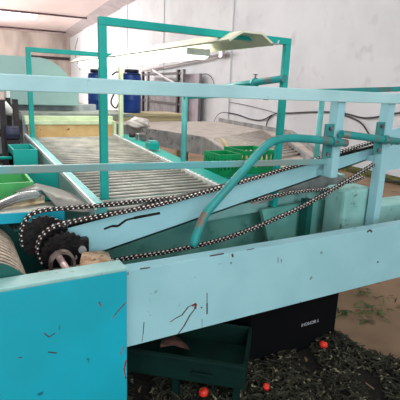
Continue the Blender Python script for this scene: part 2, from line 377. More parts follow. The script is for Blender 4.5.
# ------------------------------------------------------------------ chains
def chain(name, pts, label, yv, pitch=.0215):
    "roller chain along points in the plane y = yv"
    P = bez(pts, 10); L = [0]
    for i in range(1,len(P)): L.append(L[-1]+(P[i]-P[i-1]).length)
    n = int(L[-1]/pitch); nodes = []; j = 0
    for k in range(n+1):
        s_ = k*pitch
        while j < len(L)-2 and L[j+1] < s_: j += 1
        f = (s_-L[j])/max(1e-6, L[j+1]-L[j]); nodes.append(P[j].lerp(P[j+1], f))
    t = thing(name, nodes[len(nodes)//2], label, 'chain')
    mp_, mr = MB(), MB()
    for k in range(len(nodes)-1):
        p, q = nodes[k], nodes[k+1]; off = .0105 if k%2 else .008
        for sgn in (-1,1):
            o_ = Vector((0,sgn*off,0)); d = (q-p).normalized(); u = Vector((0,1,0)).cross(d)
            poly = []
            for s_ in range(5):
                a_ = -math.pi/2+math.pi*s_/4
                poly.append(q+o_+d*(math.cos(a_)*.0078)+u*(math.sin(a_)*.0078))
            poly.append((p+q)/2+o_+u*.0055)
            for s_ in range(5):
                a_ = math.pi/2+math.pi*s_/4
                poly.append(p+o_+d*(math.cos(a_)*.0078)+u*(math.sin(a_)*.0078))
            poly.append((p+q)/2+o_-u*.0055)
            mp_.prism(poly, (0,.0025*sgn,0))
    for p in nodes:
        mr.tube([p+Vector((0,-.0145,0)),p+Vector((0,.0145,0))], .0034, 8)
        mr.tube([p+Vector((0,-.007,0)),p+Vector((0,.007,0))], .0068, 10)
    mp_.build('link_plates', M['chain_plate'], t); mr.build('link_rollers', M['chain_shine'], t)
    return t
Yb_, Ya_ = 1.725, 1.79
topB = [(41,262),(37,250),(40,238),(49,229),(60,224.5),(74,221),(100,216),(130,210.5),(165,203),(200,193.5),(250,179.5),(270,173.5),(322,157.5),(376,141)]
chain('drive_chain', [H(a,b,'Y',Yb_) for a,b in topB], 'nearer greasy roller chain lying along the top of the sloping channel', Yb_)
lowB = [(108,262),(130,257.5),(160,253),(190,247),(220,240),(250,229.5),(275,219),(300,207.5),(330,191),(355,176),(376,163)]
chain('drive_chain', [H(a,b,'Y',1.70) for a,b in lowB], 'lower sagging roller chain with shiny rollers beneath the sloping channel', 1.70)
topA = [(22,245),(21,232),(26,219),(36,212),(50,209.5),(75,207.5),(105,205),(135,201.5),(170,198),(200,191.5),(250,178.8),(270,173.2),(322,157.4),(360,146)]
chain('drive_chain', [H(a,b,'Y',Ya_-.01) for a,b in topA], 'farther roller chain leaving the back sprocket beside the roller bed', Ya_)
lowA = [(212,206),(235,203),(262,198.5),(285,193.5),(305,191),(325,189),(345,184),(365,176)]
chain('drive_chain', [H(a,b,'Y',1.86) for a,b in lowA], 'short dark chain strand crossing behind the lower sagging chain', 1.86)

# ------------------------------------------------------------------ sprockets, shaft, bearing
def sprocket(cx, cz, y, r, label):
    t = thing('chain_sprocket', (cx,y,cz), label, 'sprocket')
    n = int(2*math.pi*r/.0254); pts = []
    for k in range(n*4):
        a_ = 2*math.pi*k/(n*4); rr = r*(1.03 if k%4 == 0 else .985 if k%4 in (1,3) else .93)
        pts.append((cx+math.cos(a_)*rr, y-.006, cz+math.sin(a_)*rr))
    MB().prism(pts, (0,.012,0)).build('toothed_disc', M['black'], t)
    MB().tube([(cx,y-.022,cz),(cx,y+.022,cz)], r*.45, 24).build('hub', M['black'], t)
    for k in range(6):
        a_ = k*math.pi/3+.3; MB().tube([(cx+math.cos(a_)*r*.7,y-.014,cz+math.sin(a_)*r*.7),(cx+math.cos(a_)*r*.7,y-.006,cz+math.sin(a_)*r*.7)], .008, 6).build('bolt', M['black'], t)
    return t
cB = H(64,254,'Y',Yb_); sprocket(cB.x, cB.z, Yb_, .094, 'black toothed sprocket around the pinkish shaft end behind the cyan cabinet')
cA = H(44,237,'Y',Ya_); sprocket(cA.x, cA.z, Ya_, .09, 'black greasy sprocket behind and left of the other one')
t = thing('drive_shaft', (cB.x,1.6,cB.z), 'pinkish bare steel shaft end in a curved bearing housing behind the cabinet', 'shaft')
sx, sz = H(58,254,'Y',1.60).x, H(58,254,'Y',1.60).z
e0, e1 = H(53,251,'Y',1.66), H(67,270,'Y',1.52)
MB().tube([Vector((e1.x,1.50,e1.z)),Vector((e1.x,1.70,e1.z+.0))], .013, 16).build('shaft_end', M['shaft'], t)
cx, cz = e1.x, e1.z
ring = []
for k in range(17):
    a_ = math.pi*k/16; ring.append(Vector((cx+math.cos(a_)*.042,1.60,cz+math.sin(a_)*.042)))
ring = [Vector((cx+.042,1.60,cz-.04))]+ring+[Vector((cx-.042,1.60,cz-.04))]
mb = MB()
for i in range(len(ring)-1): mb.bar(ring[i], ring[i+1], .010, .03, up=(0,1,0))
bh = mb.build('bearing_housing', M['greasy'], t)
MB().box((cx-.085,1.585,cz-.05),(cx+.085,1.62,cz-.028)).build('bearing_foot', M['greasy'], t)
# greasy block between sprockets and channel
p = H(78,250,'Y',1.74)
t = thing('bearing_block', (p.x,1.74,.85), 'black greasy bearing block with grey lumps beside the sprocket', 'bearing')
MB().box((p.x-.05,1.73,.8),(p.x+.045,1.80,p.z+.05)).build('block', M['black'], t, .006)
MB().tube([(p.x+.01,1.73,p.z+.01),(p.x+.01,1.70,p.z+.01)], .016, 12).build('cap', M['galv'], t)
MB().tube([(p.x-.02,1.73,p.z-.02),(p.x-.02,1.71,p.z-.02)], .010, 8).build('bolt', M['galv'], t)
# scrap of cardboard
rows = [[H(82,253,'Y',1.66),H(96,251,'Y',1.70),H(108,252,'Y',1.72)],[H(80,262,'Y',1.58),H(97,262,'Y',1.60),H(112,262,'Y',1.60)],[H(80,274,'Y',1.52),H(98,273,'Y',1.52),H(114,271,'Y',1.52)]]
tag(MB().sheet(rows, .004).build('cardboard_scrap', M['card']), 'torn beige cardboard scrap lying behind the cyan cabinet top', 'cardboard')

# ------------------------------------------------------------------ ribbed brush roller at the left
t = thing('brush_roller', (.06,1.75,.86), 'ribbed woven brush roller at the left edge behind the cyan cabinet', 'roller')
rc = Vector((.045,0,.825)); R0 = .155
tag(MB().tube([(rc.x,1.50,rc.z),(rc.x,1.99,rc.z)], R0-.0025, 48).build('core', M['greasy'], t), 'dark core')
for k in range(13):
    y = 1.502+.0375*k
    MB().tube([(rc.x,y,rc.z),(rc.x,y+.004,rc.z),(rc.x,y+.016,rc.z),(rc.x,y+.019,rc.z)], [R0-.003,R0,R0,R0-.003], 56).build('bristle_ring', M['brush'], t)
MB().tube([(rc.x,1.488,rc.z),(rc.x,1.499,rc.z)], R0+.002, 48).build('end_disc', M['darkteal'], t)
MB().tube([(rc.x,1.47+.012,rc.z),(rc.x,2.05,rc.z)], .02, 12).build('axle', M['steel'], t)
t = thing('roller_guard', (.27,1.9,.8), 'dull green guard plate between the brush roller and the sprockets', 'plate')
MB().prism([H(30,250,'Y',2.02),H(6,222,'Y',2.02),H(-30,224,'Y',2.02),H(-30,290,'Y',2.02),H(45,285,'Y',2.02),H(60,235,'Y',2.02)], (0,.01,0)).build('plate', M['darkteal'], t)
MB().box((-.3,2.03,.6),(.5,2.08,.90)).build('stiffener', M['darkteal'], t)

# ------------------------------------------------------------------ roller bed
BL, BR = .565, 1.27
def bz(y): return 1.035+(y-1.95)*.052
rb_ = thing('roller_bed', (.92,2.8,0), 'long bed of grey conveyor rods between teal side rails running to the back', 'conveyor')
y = 1.83; k = 0
while y < 3.78:
    MB().tube([(BL+.004,y,bz(y)-.006),(BR-.03,y,bz(y)-.006)], .0075, 10).build('conveyor_rod', M['roller'], rb_); y += .056
y0, y1 = 1.815, 3.82
MB().hexa([(BL-.045,y0,bz(y0)-.02),(BL,y0,bz(y0)-.02),(BL,y1,bz(y1)-.02),(BL-.045,y1,bz(y1)-.02),
           (BL-.045,y0,bz(y0)+.012),(BL,y0,bz(y0)+.012),(BL,y1,bz(y1)+.012),(BL-.045,y1,bz(y1)+.012)]).build('side_rail', M['teal_lt'], rb_)
tag(MB().bar((BL-.05,y0,bz(y0)+.012),(BL-.05,y1,bz(y1)+.012),.010,.02).build('edge_strip', M['white'], rb_), 'white edge strip')
MB().hexa([(BL-.054,y0,bz(y0)-.26),(BL-.046,y0,bz(y0)-.26),(BL-.046,y1,bz(y1)-.2),(BL-.054,y1,bz(y1)-.2),
           (BL-.054,y0,bz(y0)+.0),(BL-.046,y0,bz(y0)+.0),(BL-.046,y1,bz(y1)+.0),(BL-.054,y1,bz(y1)+.0)]).build('side_panel', M['hood'], rb_)
# right: white toothed strip then teal flange
pts = [(y0,bz(y0)-.008)]; yy = y0
while yy < y1-.05:
    pts += [(yy,bz(yy)+.012),(yy+.026,bz(yy)+.012),(yy+.026,bz(yy)-.004),(yy+.046,bz(yy)-.004)]; yy += .046
pts += [(yy,bz(yy)-.008)]
mb = MB().prism([(BR-.020,a,b) for a,b in pts], (.016,0,0))
tag(mb.build('toothed_strip', M['white'], rb_), 'white toothed chain strip')
MB().bar((BR-.013,y0,bz(y0)-.014),(BR-.013,y1,bz(y1)-.014),.020,.02).build('strip_bed', M['chain_plate'], rb_)
MB().bar((BR-.025,y0,bz(y0)-.003),(BR-.025,y1,bz(y1)-.003),.010,.03).build('edge_strip', M['white'], rb_)
y0 = 1.97
MB().hexa([(BR-.002,y0,bz(y0)-.06),(BR+.12,y0,bz(y0)-.06),(BR+.12,y1,bz(y1)-.2),(BR-.002,y1,bz(y1)-.2),
           (BR-.002,y0,bz(y0)+.004),(BR+.12,y0,bz(y0)+.004),(BR+.12,y1,bz(y1)+.004),(BR-.002,y1,bz(y1)+.004)]).build('side_rail', M['teal'], rb_)
for x in (BL-.03, BR+.06):
    for yy in (2.3, 3.6): MB().box((x-.025,yy,0),(x+.025,yy+.05,bz(yy)-.2)).build('leg', M['teal'], rb_)
MB().hexa([(BL,y0,bz(y0)-.12),(BR,y0,bz(y0)-.12),(BR,y1,bz(y1)-.12),(BL,y1,bz(y1)-.12),(BL,y0,bz(y0)-.1),(BR,y0,bz(y0)-.1),(BR,y1,bz(y1)-.1),(BL,y1,bz(y1)-.1)]).build('gap_shade_tray', M['darkframe'], rb_)  # dark sheet imitates the shade in the gaps between the rods

# end board of the bed
t = thing('end_board', (.92,3.86,1.1), 'cream and orange-stained end board across the far end of the roller bed', 'board')
zE = lambda py: H(80,py,'Y',3.85).z
tag(MB().box((BL-.02,3.85,zE(140)),(BR-.02,3.87,zE(124.5))).build('stained_panel', M['wood_or'], t), 'orange-brown stained panel')
MB().box((BL-.04,3.83,zE(124.5)),(BR,3.89,zE(120.5))).build('upper_ledge', M['cream'], t, .004)
MB().box((BL-.04,3.87,zE(120.5)),(BR,3.93,zE(116.5))).build('top_board', M['cream'], t, .004)
MB().box((BR-.02,3.78,zE(140)),(BR+.0,3.89,zE(121))).build('side_cheek', M['cream'], t)

# ------------------------------------------------------------------ arches over the bed
def arch(y, xl, xr, zl, zr, ztop, w, label, mr):
    t = thing('lamp_arch', ((xl+xr)/2,y,zl), label, 'frame')
    MB().box((xl-w/2,y-w/2,zl),(xl+w/2,y+w/2,ztop-w)).build('post', M['teal'], t, .002)
    MB().box((xr-w/2,y-w/2,zr),(xr+w/2,y+w/2,ztop-w)).build('post', mr, t, .002)
    MB().box((xl-w/2,y-w/2,ztop-w),(xr+w/2,y+w/2,ztop)).build('crossbar', M['teal'], t, .002)
    return t
pa = H(102,15,'Y',1.97); pb = H(288,40,'Y',1.97)
arch(1.97, H(102,20,'Y',1.97).x, H(287,44,'Y',1.97).x, .96, .90, (pa.z+pb.z)/2, .033, 'nearer tall teal square-tube arch standing at the front of the bed', M['teal'])
pa2 = H(28,47,'Y',3.70)
arch(3.70, H(28,50,'Y',3.70).x, 1.285, bz(3.7), bz(3.7)-.0, pa2.z, .034, 'farther light teal arch at the back end of the roller bed', M['cream'])  # right post coloured cream to imitate lamplight falling on it
# hanging lamp over the bed
ZL = 1.795; lx = 1.30; ly0, ly1 = 1.84, 5.0
t = thing('fluorescent_lamp', (lx,3.2,ZL), 'long cream fluorescent trough lamp hung beneath the two arches, lit', 'lamp')
def sect(y): 
    return [(lx-.135,y,ZL-.01),(lx-.06,y,ZL+.035),(lx+.06,y,ZL+.035),(lx+.135,y,ZL-.01),(lx+.128,y,ZL-.018),(lx+.055,y,ZL+.027),(lx-.055,y,ZL+.027),(lx-.128,y,ZL-.018)]
MB().prism(sect(ly0), (0,ly1-ly0,0)).build('reflector', M['reflector'], t)
MB().box((lx-.03,ly0+.75,ZL+.005),(lx+.03,ly1-.1,ZL+.027)).build('ballast_housing', M['reflector'], t)
for dx in (-.05,.05):
    MB().tube([(lx+dx,ly0+.55,ZL-.035),(lx+dx,ly1-.15,ZL-.035)], .03, 14).build('tube', M['tube'], t)
for yy in (ly0+.53, ly1-.14): MB().box((lx-.075,yy,ZL-.05),(lx+.075,yy+.015,ZL-.01)).build('tube_socket', M['white'], t)
MB().tube([(lx+.12,ly0,ZL-.01),(lx+.13,ly0-.03,ZL-.015),(lx+.135,ly0-.035,ZL+.005)], .004, 8).build('hook', M['conduit'], t)

# ------------------------------------------------------------------ rear railing and round pipe
t = thing('rear_railing', (2.2,2.5,.9), 'thin teal rear railing with two round posts behind the eye-level rail', 'railing')
pa = H(183,171,'X',BR+.06); ya = pa.y
pt = H(183,96,'Y',ya)
MB().tube([(pa.x,ya,pa.z),(pa.x,ya,pt.z)], .019, 14).build('post', M['teal_lt'], t)
q = H(316,158,'Y',ya-.0); qt = H(316,98,'Y',ya)
MB().tube([(q.x,ya,.9),(q.x,ya,qt.z-.02)], .022, 14).build('post', M['teal_lt'], t)
r_ = H(430,88,'Y',ya)
MB().bar((pt.x,ya,pt.z-.0),(r_.x,ya,r_.z),.035,.04).build('top_rail', M['pipe'], t, .003)
# round pipe clamped to the arch post
p1, p0 = H(284,78.5,'Y',1.93), H(205,89.5,'Y',2.9)
t = thing('round_guide_pipe', p1, 'round teal pipe with T-screw clamp ending at the nearer arch post', 'pipe')
MB().tube([p0, p1], .019, 18).build('pipe', M['pipe'], t)
MB().tube([p1+(p1-p0).normalized()*-.005, p1+(p1-p0).normalized()*.004], .0205, 18).build('end_cap', M['plate'], t)
pc = p1.lerp(p0,.30)
dpp = (p1-p0).normalized()
MB().tube([pc-dpp*.014, pc+dpp*.014], .027, 18).build('clamp_ring', M['pipe'], t)
MB().tube([pc+Vector((0,0,.02)), pc+Vector((0,0,.045))], .005, 10).build('clamp_screw', M['bolt'], t)
MB().tube([pc+Vector((-.014,0,.045)), pc+Vector((.014,0,.045))], .004, 10).build('screw_handle', M['bolt'], t)
MB().bar(pc+Vector((-.05,0,-.035)), pc+Vector((.15,0,-.045)), .03, .012).build('bracket', M['teal_lt'], t)
MB().box(pc+Vector((.08,-.012,-.10)), pc+Vector((.10,.012,-.03))).build('bracket_pin', M['plate'], t)

# ------------------------------------------------------------------ hood machine at the back left
t = thing('hooded_machine', (.2,4.8,0), 'big pale aqua hood with rounded shoulder over a grey table, left background', 'machine')
yh = 4.6; xr_ = H(76,100,'Y',yh).x; ztp = H(35,57,'Y',yh).z; 
zhb = H(40,93,'Y',yh).z
pts = [(-1.6,yh,zhb),(xr_,yh,zhb)]
for a, b in ((76.5,95),(75,88),(71,80),(66,73),(60,67),(53,62),(46,59),(40,57.5),(30,56.8)): pts.append(H(a,b,'Y',yh))
pts.append(Vector((-1.6,yh,ztp)))
MB().prism(pts, (0,1.6,0)).build('hood', M['hood'], t)
w0, w1 = H(10,90,'Y',4.35), H(79,106,'Y',4.35)
MB().box((w0.x,4.35,w1.z),(w1.x,4.60,w0.z)).build('front_trough', M['hood'], t, .008)
tag(MB().box((w0.x-.03,4.36,w1.z),(w0.x,4.58,w0.z)).build('trough_lit_end', M['white'], t), 'trough end whitened as if lit')  # white colour imitates light catching the left edge of the trough
tz = 1.305; MB().box((H(20,112,'Z',tz).x-.0,3.95,tz-.03),(H(112,112,'Z',tz).x+.1,4.62,tz)).build('table_top', M['greybelt'], t)
MB().box((BL-.12,3.93,tz-.05),(BR+.05,3.98,tz-.0)).build('table_edge', M['greybelt'], t)
MB().box((.0,4.5,0),(1.3,4.58,w1.z+.01)).build('base_panel', M['greyplate'], t)
u0, u1 = H(22,116,'Y',3.9), H(34,146,'Y',3.9)
MB().box((u0.x,3.9,u1.z),(u1.x+.03,3.93,u0.z)).build('side_plate', M['greyplate'], t)
# white funnel and motor
p = H(8,111,'Y',4.0)
t = thing('white_funnel', p, 'small white plastic funnel left of the pale hood machine', 'funnel')
MB().tube([p+Vector((-.045,0,.045)), p+Vector((.0,0,0)), p+Vector((.05,0,-.03))], [.05,.04,.015], 18).build('cone', M['white'], t)
MB().tube([p+Vector((.05,0,-.03)), p+Vector((.10,0,-.05))], [.015,.012], 12).build('spout', M['white'], t)
p0_, p1_ = H(6,127,'Y',3.5), H(20,140,'Y',3.5)
t = thing('electric_motor', ((p0_.x+p1_.x)/2,3.55,p1_.z), 'navy grey finned electric motor in the dark machinery at far left', 'motor')
zc_ = (p0_.z+p1_.z)/2; rr = (p0_.z-p1_.z)/2
MB().tube([(p0_.x,3.56,zc_),(p1_.x,3.56,zc_)], rr, 20).build('housing', M['motor'], t)
mb = MB()
for k in range(8):
    a_ = math.pi*2*k/8; mb.box((p0_.x+.01,3.56+math.cos(a_)*rr-.003,zc_+math.sin(a_)*rr-.003),(p1_.x-.01,3.56+math.cos(a_)*rr+.003,zc_+math.sin(a_)*rr+.003))
mb.build('cooling_fins', M['motor'], t)
MB().box((p0_.x,3.5,zc_-rr-.05),(p1_.x,3.62,zc_-rr)).build('foot', M['darkframe'], t)
MB().box((p0_.x+.02,3.53,0),(p1_.x-.02,3.59,zc_-rr-.05)).build('stand', M['darkframe'], t)
t = thing('machinery_rack', (-.3,3.7,0), 'dark cluttered steel machinery rack at the far left edge', 'rack')
for x, yv in ((H(3,120,'Y',3.7).x,3.7),(H(-8,120,'Y',3.7).x,3.7),(H(9,120,'Y',4.2).x,4.2),(H(18,150,'Y',3.9).x,3.9)):
    MB().box((x-.02,yv-.02,0),(x+.02,yv+.02,1.42)).build('upright', M['darkframe'], t)
for z in (.55,.9,1.12,1.36):
    MB().box((-1.4,3.9,z),(H(9,120,'Y',3.7).x,4.25,z+.03)).build('shelf', M['darkframe'], t)
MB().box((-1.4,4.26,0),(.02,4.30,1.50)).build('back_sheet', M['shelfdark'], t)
for k in range(7):
    x = -.75+.11*k; z = random.choice((.93,1.15)); MB().tube([(x,4.0,z),(x,4.0,z+.12+.06*random.random())], .035, 12).build('canister', random.choice([M['galv'],M['darkframe'],M['card'],M['greyplate']]), t)

# ------------------------------------------------------------------ teal side boxes left of the bed
def pbox(name, pxl, pyt, pxr, pyb, yv, dep, m, parent, bev=.003):
    a, b = H(pxl,pyt,'Y',yv), H(pxr,pyb,'Y',yv)
    return MB().box((a.x,yv,b.z),(b.x,yv+dep,a.z)).build(name, m, parent, bev)
t = thing('teal_hopper', (.35,3.1,0), 'square teal open-topped hopper beside the left side of the bed', 'hopper')
a, b = H(13,150,'Y',3.0), H(38.5,172,'Y',3.0)
z0_, z1_ = b.z, a.z; d_ = .28
MB().box((a.x,3.0,z0_),(b.x,3.012,z1_)).build('front_wall', M['teal'], t); MB().box((a.x,3.0+d_,z0_),(b.x,3.012+d_,z1_)).build('rear_wall', M['teal'], t)
MB().box((a.x,3.012,z0_),(a.x+.01,3.0+d_,z1_)).build('side_wall', M['teal'], t); MB().box((b.x-.01,3.012,z0_),(b.x,3.0+d_,z1_)).build('side_wall', M['teal'], t)
MB().box((a.x,3.012,z0_),(b.x,3.0+d_,z0_+.02+(z1_-z0_)*.6)).build('inner_floor', M['teal'], t)
MB().box((a.x+.02,3.05,0),(b.x-.02,3.25,z0_)).build('pedestal', M['darkteal'], t)
t = thing('teal_chute_box', (.4,2.5,0), 'lower teal box behind the light green crate, against the bed side', 'box')
a, b = H(22,170,'Y',2.55), H(64,199,'Y',2.55)
MB().box((a.x,2.55,b.z),(BL-.056,2.57,a.z)).build('front_plate', M['teal'], t)
MB().box((a.x,2.57,b.z),(BL-.056,2.9,a.z-.06)).build('body', M['teal'], t)
MB().box((a.x+.03,2.6,0),(BL-.09,2.85,b.z)).build('pedestal', M['darkteal'], t)
a = H(-30,158,'Y',3.1); b = H(14,158,'Y',3.1)
tag(MB().tube([a,b], .011, 10).build('thin_teal_bar', M['teal']), 'thin teal bar reaching in from the left edge to the hopper', 'bar')

# ------------------------------------------------------------------ plastic crates
def crate(name, c, sx, sy, h, m, label, rot=0, lattice=True, ang=0, slot=None, group=None):
    t = thing(name, (c[0],c[1],c[2]), label, 'crate', group); th = .012
    def part(nm, mb): 
        o = mb.build(nm, m, t); o.location = (0,0,0); return o
    part('base', MB().box((-sx/2,-sy/2,0),(sx/2,sy/2,.015)))
    for s_ in (-1,1):
        mb = MB(); yv = s_*(sy/2-th/2)
        mb.box((-sx/2,yv-th/2,h-.03),(sx/2,yv+th/2,h)); mb.box((-sx/2,yv-th/2,.015),(sx/2,yv+th/2,.04))
        if slot: mb.box((-sx/2,yv-th/2,.04),(sx/2,yv+th/2,h*.45)); mb.box((-sx/2,yv-th/2,h*.45),(-sx*.16,yv+th/2,h-.03)); mb.box((sx*.16,yv-th/2,h*.45),(sx/2,yv+th/2,h-.03)); 
        else:
            for k in range(7): x = -sx/2+sx*k/6; mb.box((max(x-.009,-sx/2),yv-th/2,.04),(min(x+.009,sx/2),yv+th/2,h-.03))
            mb.box((-sx/2,yv-th/2,h*.5-.006),(sx/2,yv+th/2,h*.5+.006))
        part('long_side', mb)
        mb = MB(); xv = s_*(sx/2-th/2)
        mb.box((xv-th/2,-sy/2+th,h-.03),(xv+th/2,sy/2-th,h)); mb.box((xv-th/2,-sy/2+th,.015),(xv+th/2,sy/2-th,.04))
        for k in range(6): y = -sy/2+th+(sy-2*th)*k/5; mb.box((xv-th/2,max(y-.009,-sy/2+th),.04),(xv+th/2,min(y+.009,sy/2-th),h-.03))
        mb.box((xv-th/2,-sy/2+th,h*.5-.006),(xv+th/2,sy/2-th,h*.5+.006))
        part('short_side', mb)
    t.rotation_euler.z = ang
    return t
p = H(33,181,'Y',2.16)
tb = thing('side_table', (.05,2.3,0), 'low dark teal ledge holding the light green crate at left', 'table')
MB().box((-.6,2.12,p.z-.20),(p.x+.06,2.50,p.z-.165)).build('top', M['darkteal'], tb)
for x in (-.5,p.x-.0): MB().box((x,2.3,0),(x+.04,2.34,p.z-.20)).build('leg', M['darkteal'], tb)
crate('plastic_crate', (p.x-.25,2.31,p.z-.163), .50, .34, .163, M['crate_lt'], 'light green plastic crate with a hand slot at the left edge', slot=True)
# crates right of the bed
pt = thing('packing_stand', (1.65,2.5,0), 'low teal stand under the two green crates right of the bed', 'stand')
k0, k1, k2, k3 = H(219,173,'Y',2.35), H(241,173,'Y',2.35), H(243,171,'Y',2.40), H(274,171,'Y',2.40)
zc0 = k0.z-.03
MB().box((k0.x-.02,2.33,zc0-.03),(k3.x+.04,2.78,zc0)).build('top', M['teal'], pt)
for x in (k0.x,k3.x-.02): MB().box((x,2.6,0),(x+.04,2.64,zc0-.03)).build('leg', M['darkteal'], pt)
h1 = H(225,155,'Y',2.35).z-zc0; h2 = H(255,151,'Y',2.40).z-zc0
crate('fruit_crate', ((k0.x+k1.x)/2,2.35+.10,zc0+.001), k1.x-k0.x, .20, h1, M['crate_gr'], 'nearer green lattice crate beside the right rail of the roller bed')
kx, ky = (k2.x+k3.x)/2, 2.40+.13
crate('fruit_crate', (kx,ky,zc0+.001), k3.x-k2.x-.01, .26, h2, M['crate_gr'], 'farther green crate behind the bent pipe holding pale fruit')
n = 0
for iz in range(2):
    for ix in range(5):
        for iy in range(7):
            x = kx+(-.1+.05*ix)*(k3.x-k2.x-.09)/.2+random.uniform(-.006,.006); yv = ky+(-.099+.033*iy)+random.uniform(-.006,.006)
            me = None
            n += 1
            if n == 1:
                bm = bmesh.new(); bmesh.ops.create_icosphere(bm, subdivisions=2, radius=.02, matrix=Matrix.Diagonal((1,1,.85,1)))
                bm.verts.ensure_lookup_table()
                for f in bm.faces: f.smooth = True
                r = bmesh.ops.create_cone(bm, segments=6, radius1=.003, radius2=.002, depth=.008, cap_ends=True, matrix=Matrix.Translation((0,0,.023)))
                fm = bpy.data.meshes.new('pale_fruit'); bm.to_mesh(fm); bm.free(); fm.materials.append(M['olive'])
            o = bpy.data.objects.new('pale_fruit', fm); col.objects.link(o); o.location = (x,yv,zc0+.04+.045*iz); o.rotation_euler = (random.uniform(-.5,.5),random.uniform(-.5,.5),random.random()*6)
            tag(o, 'pale yellow-green fruit heaped in the farther green crate', 'fruit', 'pale fruit in the farther green crate')

# ------------------------------------------------------------------ trays at left
ty = 1.98
t = thing('grey_scoop_tray', (.45,ty,1.0), 'grey bent sheet chute curving down beside the chain sprockets', 'tray')
yv = 1.98
rows = [[H(14,192,'Y',2.10),H(36,183.5,'Y',2.16),H(55,188,'Y',2.2),H(80,196,'Y',2.15),H(112,204.5,'Y',2.03)],
        [H(20,193,'Y',2.04),H(38,188,'Y',2.06),H(56,196,'Y',2.04),H(84,203,'Y',1.98),H(110,207,'Y',1.94)],
        [H(22,194,'Y',2.02),H(42,190,'Y',2.0),H(60,210,'Y',1.93),H(84,212,'Y',1.90),H(106,211,'Y',1.89)]]
MB().sheet(rows, .005).build('curved_sheet', M['tray'], t)
t = thing('metal_tongue', (.1,1.9,.98), 'shiny curved metal tongue lying left of the grey chute', 'metal strip')
P_ = bez([H(-22,214,'Y',1.92),H(0,205,'Y',1.95),H(18,198,'Y',1.98),H(34,195,'Y',2.0),H(46,196,'Y',2.01)], 5)
MB().tube(P_, [.016+.005*math.sin(i/len(P_)*math.pi) if i < len(P_)-4 else .016*(len(P_)-i)/4.2 for i in range(len(P_))], 14).build('tongue', M['tongue'], t)
t = thing('bristle_strip', (.2,2.0,.96), 'beige bristle strip between the shiny tongue and pale board', 'brush')
a, b = H(8,207,'Y',2.0), H(44,201,'Y',2.0)
MB().bar(a, b, .02, .012).build('back_bar', M['beige'], t)
mb = MB()
for k in range(26):
    c = a.lerp(b, k/25); mb.bar(c, c+Vector((0,-.008,.022+.006*random.random())), .003, .003, up=(1,0,0))
tag(mb.build('bristles', M['beige'], t), kind='stuff')
t = thing('ledge_board', (.2,1.95,.9), 'pale whitish board with a teal front lip behind the brush roller', 'board')
a, b = H(-25,211,'Y',1.93), H(62,206,'Y',1.93)
zl = (a.z+b.z)/2-.01
MB().hexa([(a.x,1.90,a.z-.02),(b.x,1.90,b.z-.02),(b.x,2.06,b.z-.02),(a.x,2.06,a.z-.02),(a.x,1.90,a.z-.008),(b.x,1.90,b.z-.008),(b.x,2.06,b.z-.008),(a.x,2.06,a.z-.008)]).build('board', M['board'], t)
MB().hexa([(a.x,1.885,a.z-.05),(b.x,1.885,b.z-.05),(b.x,1.90,b.z-.05),(a.x,1.90,a.z-.05),(a.x,1.885,a.z-.010),(b.x,1.885,b.z-.010),(b.x,1.90,b.z-.010),(a.x,1.90,a.z-.010)]).build('front_lip', M['cyan'], t)

# ------------------------------------------------------------------ side conveyor on the right
zS = 1.05
sc_ = thing('side_conveyor', (2.9,4.5,0), 'grey steel side conveyor with pale belt between the bed and the wall', 'conveyor')
def S(px, py): return H(px, py, 'Z', zS)
f0, f1, f2 = S(185,113.5), S(292,133), S(326,158)
n0, n1, n2, n3 = S(133,126), S(205,137), S(236,157), S(262,180)
fx = (f0-f1).normalized(); fe = f1+fx*((6.75-f1.y)/fx.y)
nx_ = (n0-n1).normalized(); ne = n0+nx_*((6.7-n0.y)/nx_.y)
low = Vector((0,0,-.03))
MB().prism([n1+low,n2+low,Vector((n2.x+.05,2.45,zS-.03)),Vector((f2.x,2.45,zS-.03)),f2+low,f1+low,fe+low,Vector((ne.x,fe.y,zS-.03)),ne+low], (0,0,-.02)).build('belt', M['belt'], sc_)
def wall_(a, b, h, m=M['galv'], nm='side_panel', up=0):
    a = Vector(a); b = Vector(b); z = Vector((0,0,up-h/2)); MB().bar(a+z, b+z, .025, h).build(nm, m, sc_)
wall_(n0, n1, .20); wall_(n1, n2, .20); wall_(ne, n0, .2)
wall_(f1, fe, .1, nm='rear_rail', up=.03); wall_(f2, f1, .1, nm='rear_rail', up=.03)
MB().bar(S(222,140), S(231,153), .03, .04).build('divider', M['wood'], sc_)
p = S(284,145); k = 0
for k in range(16):
    a = S(250,160).lerp(S(215,138), k/15); b_ = S(300,152).lerp(S(262,130), k/15)
    MB().tube([a+Vector((0,0,-.012)), b_+Vector((0,0,-.012))], .014, 10).build('slat_roller', M['belt'], sc_)
wall_(S(286,142), S(312,160), .06, M['galv'], 'side_guide', up=.02)
for x, yy in ((2.6,3.4),(3.6,3.4),(2.8,5.4),(3.7,5.4)):
    MB().box((x,yy,0),(x+.05,yy+.05,zS-.05)).build('leg', M['galv'], sc_)
# small grey gearbox and teal blocks at bed's right side
t = thing('small_gearbox', H(140,133,'Z',1.15), 'small silver gearbox on the far right rail of the roller bed', 'gearbox')
p = H(141,135,'Z',1.16)
MB().box(p+Vector((-.04,-.03,-.05)), p+Vector((.04,.04,.015))).build('case', M['steel'], t, .012)
MB().tube([p+Vector((-.06,0,0)), p+Vector((-.10,0,0))], .02, 12).build('shaft_stub', M['darkframe'], t)
p = H(152,143,'Y',3.0)
t = thing('teal_bracket_block', (p.x,3.0,1.0), 'small teal block beside the gearbox on the bed rail', 'block')
MB().box((p.x-.02,3.0,p.z-.05),(p.x+.06,3.08,p.z+.0)).build('block', M['teal'], t, .004)
MB().box((p.x-.01,3.01,p.z+.0),(p.x+.05,3.07,p.z+.012)).build('cover', M['teal_lt'], t)

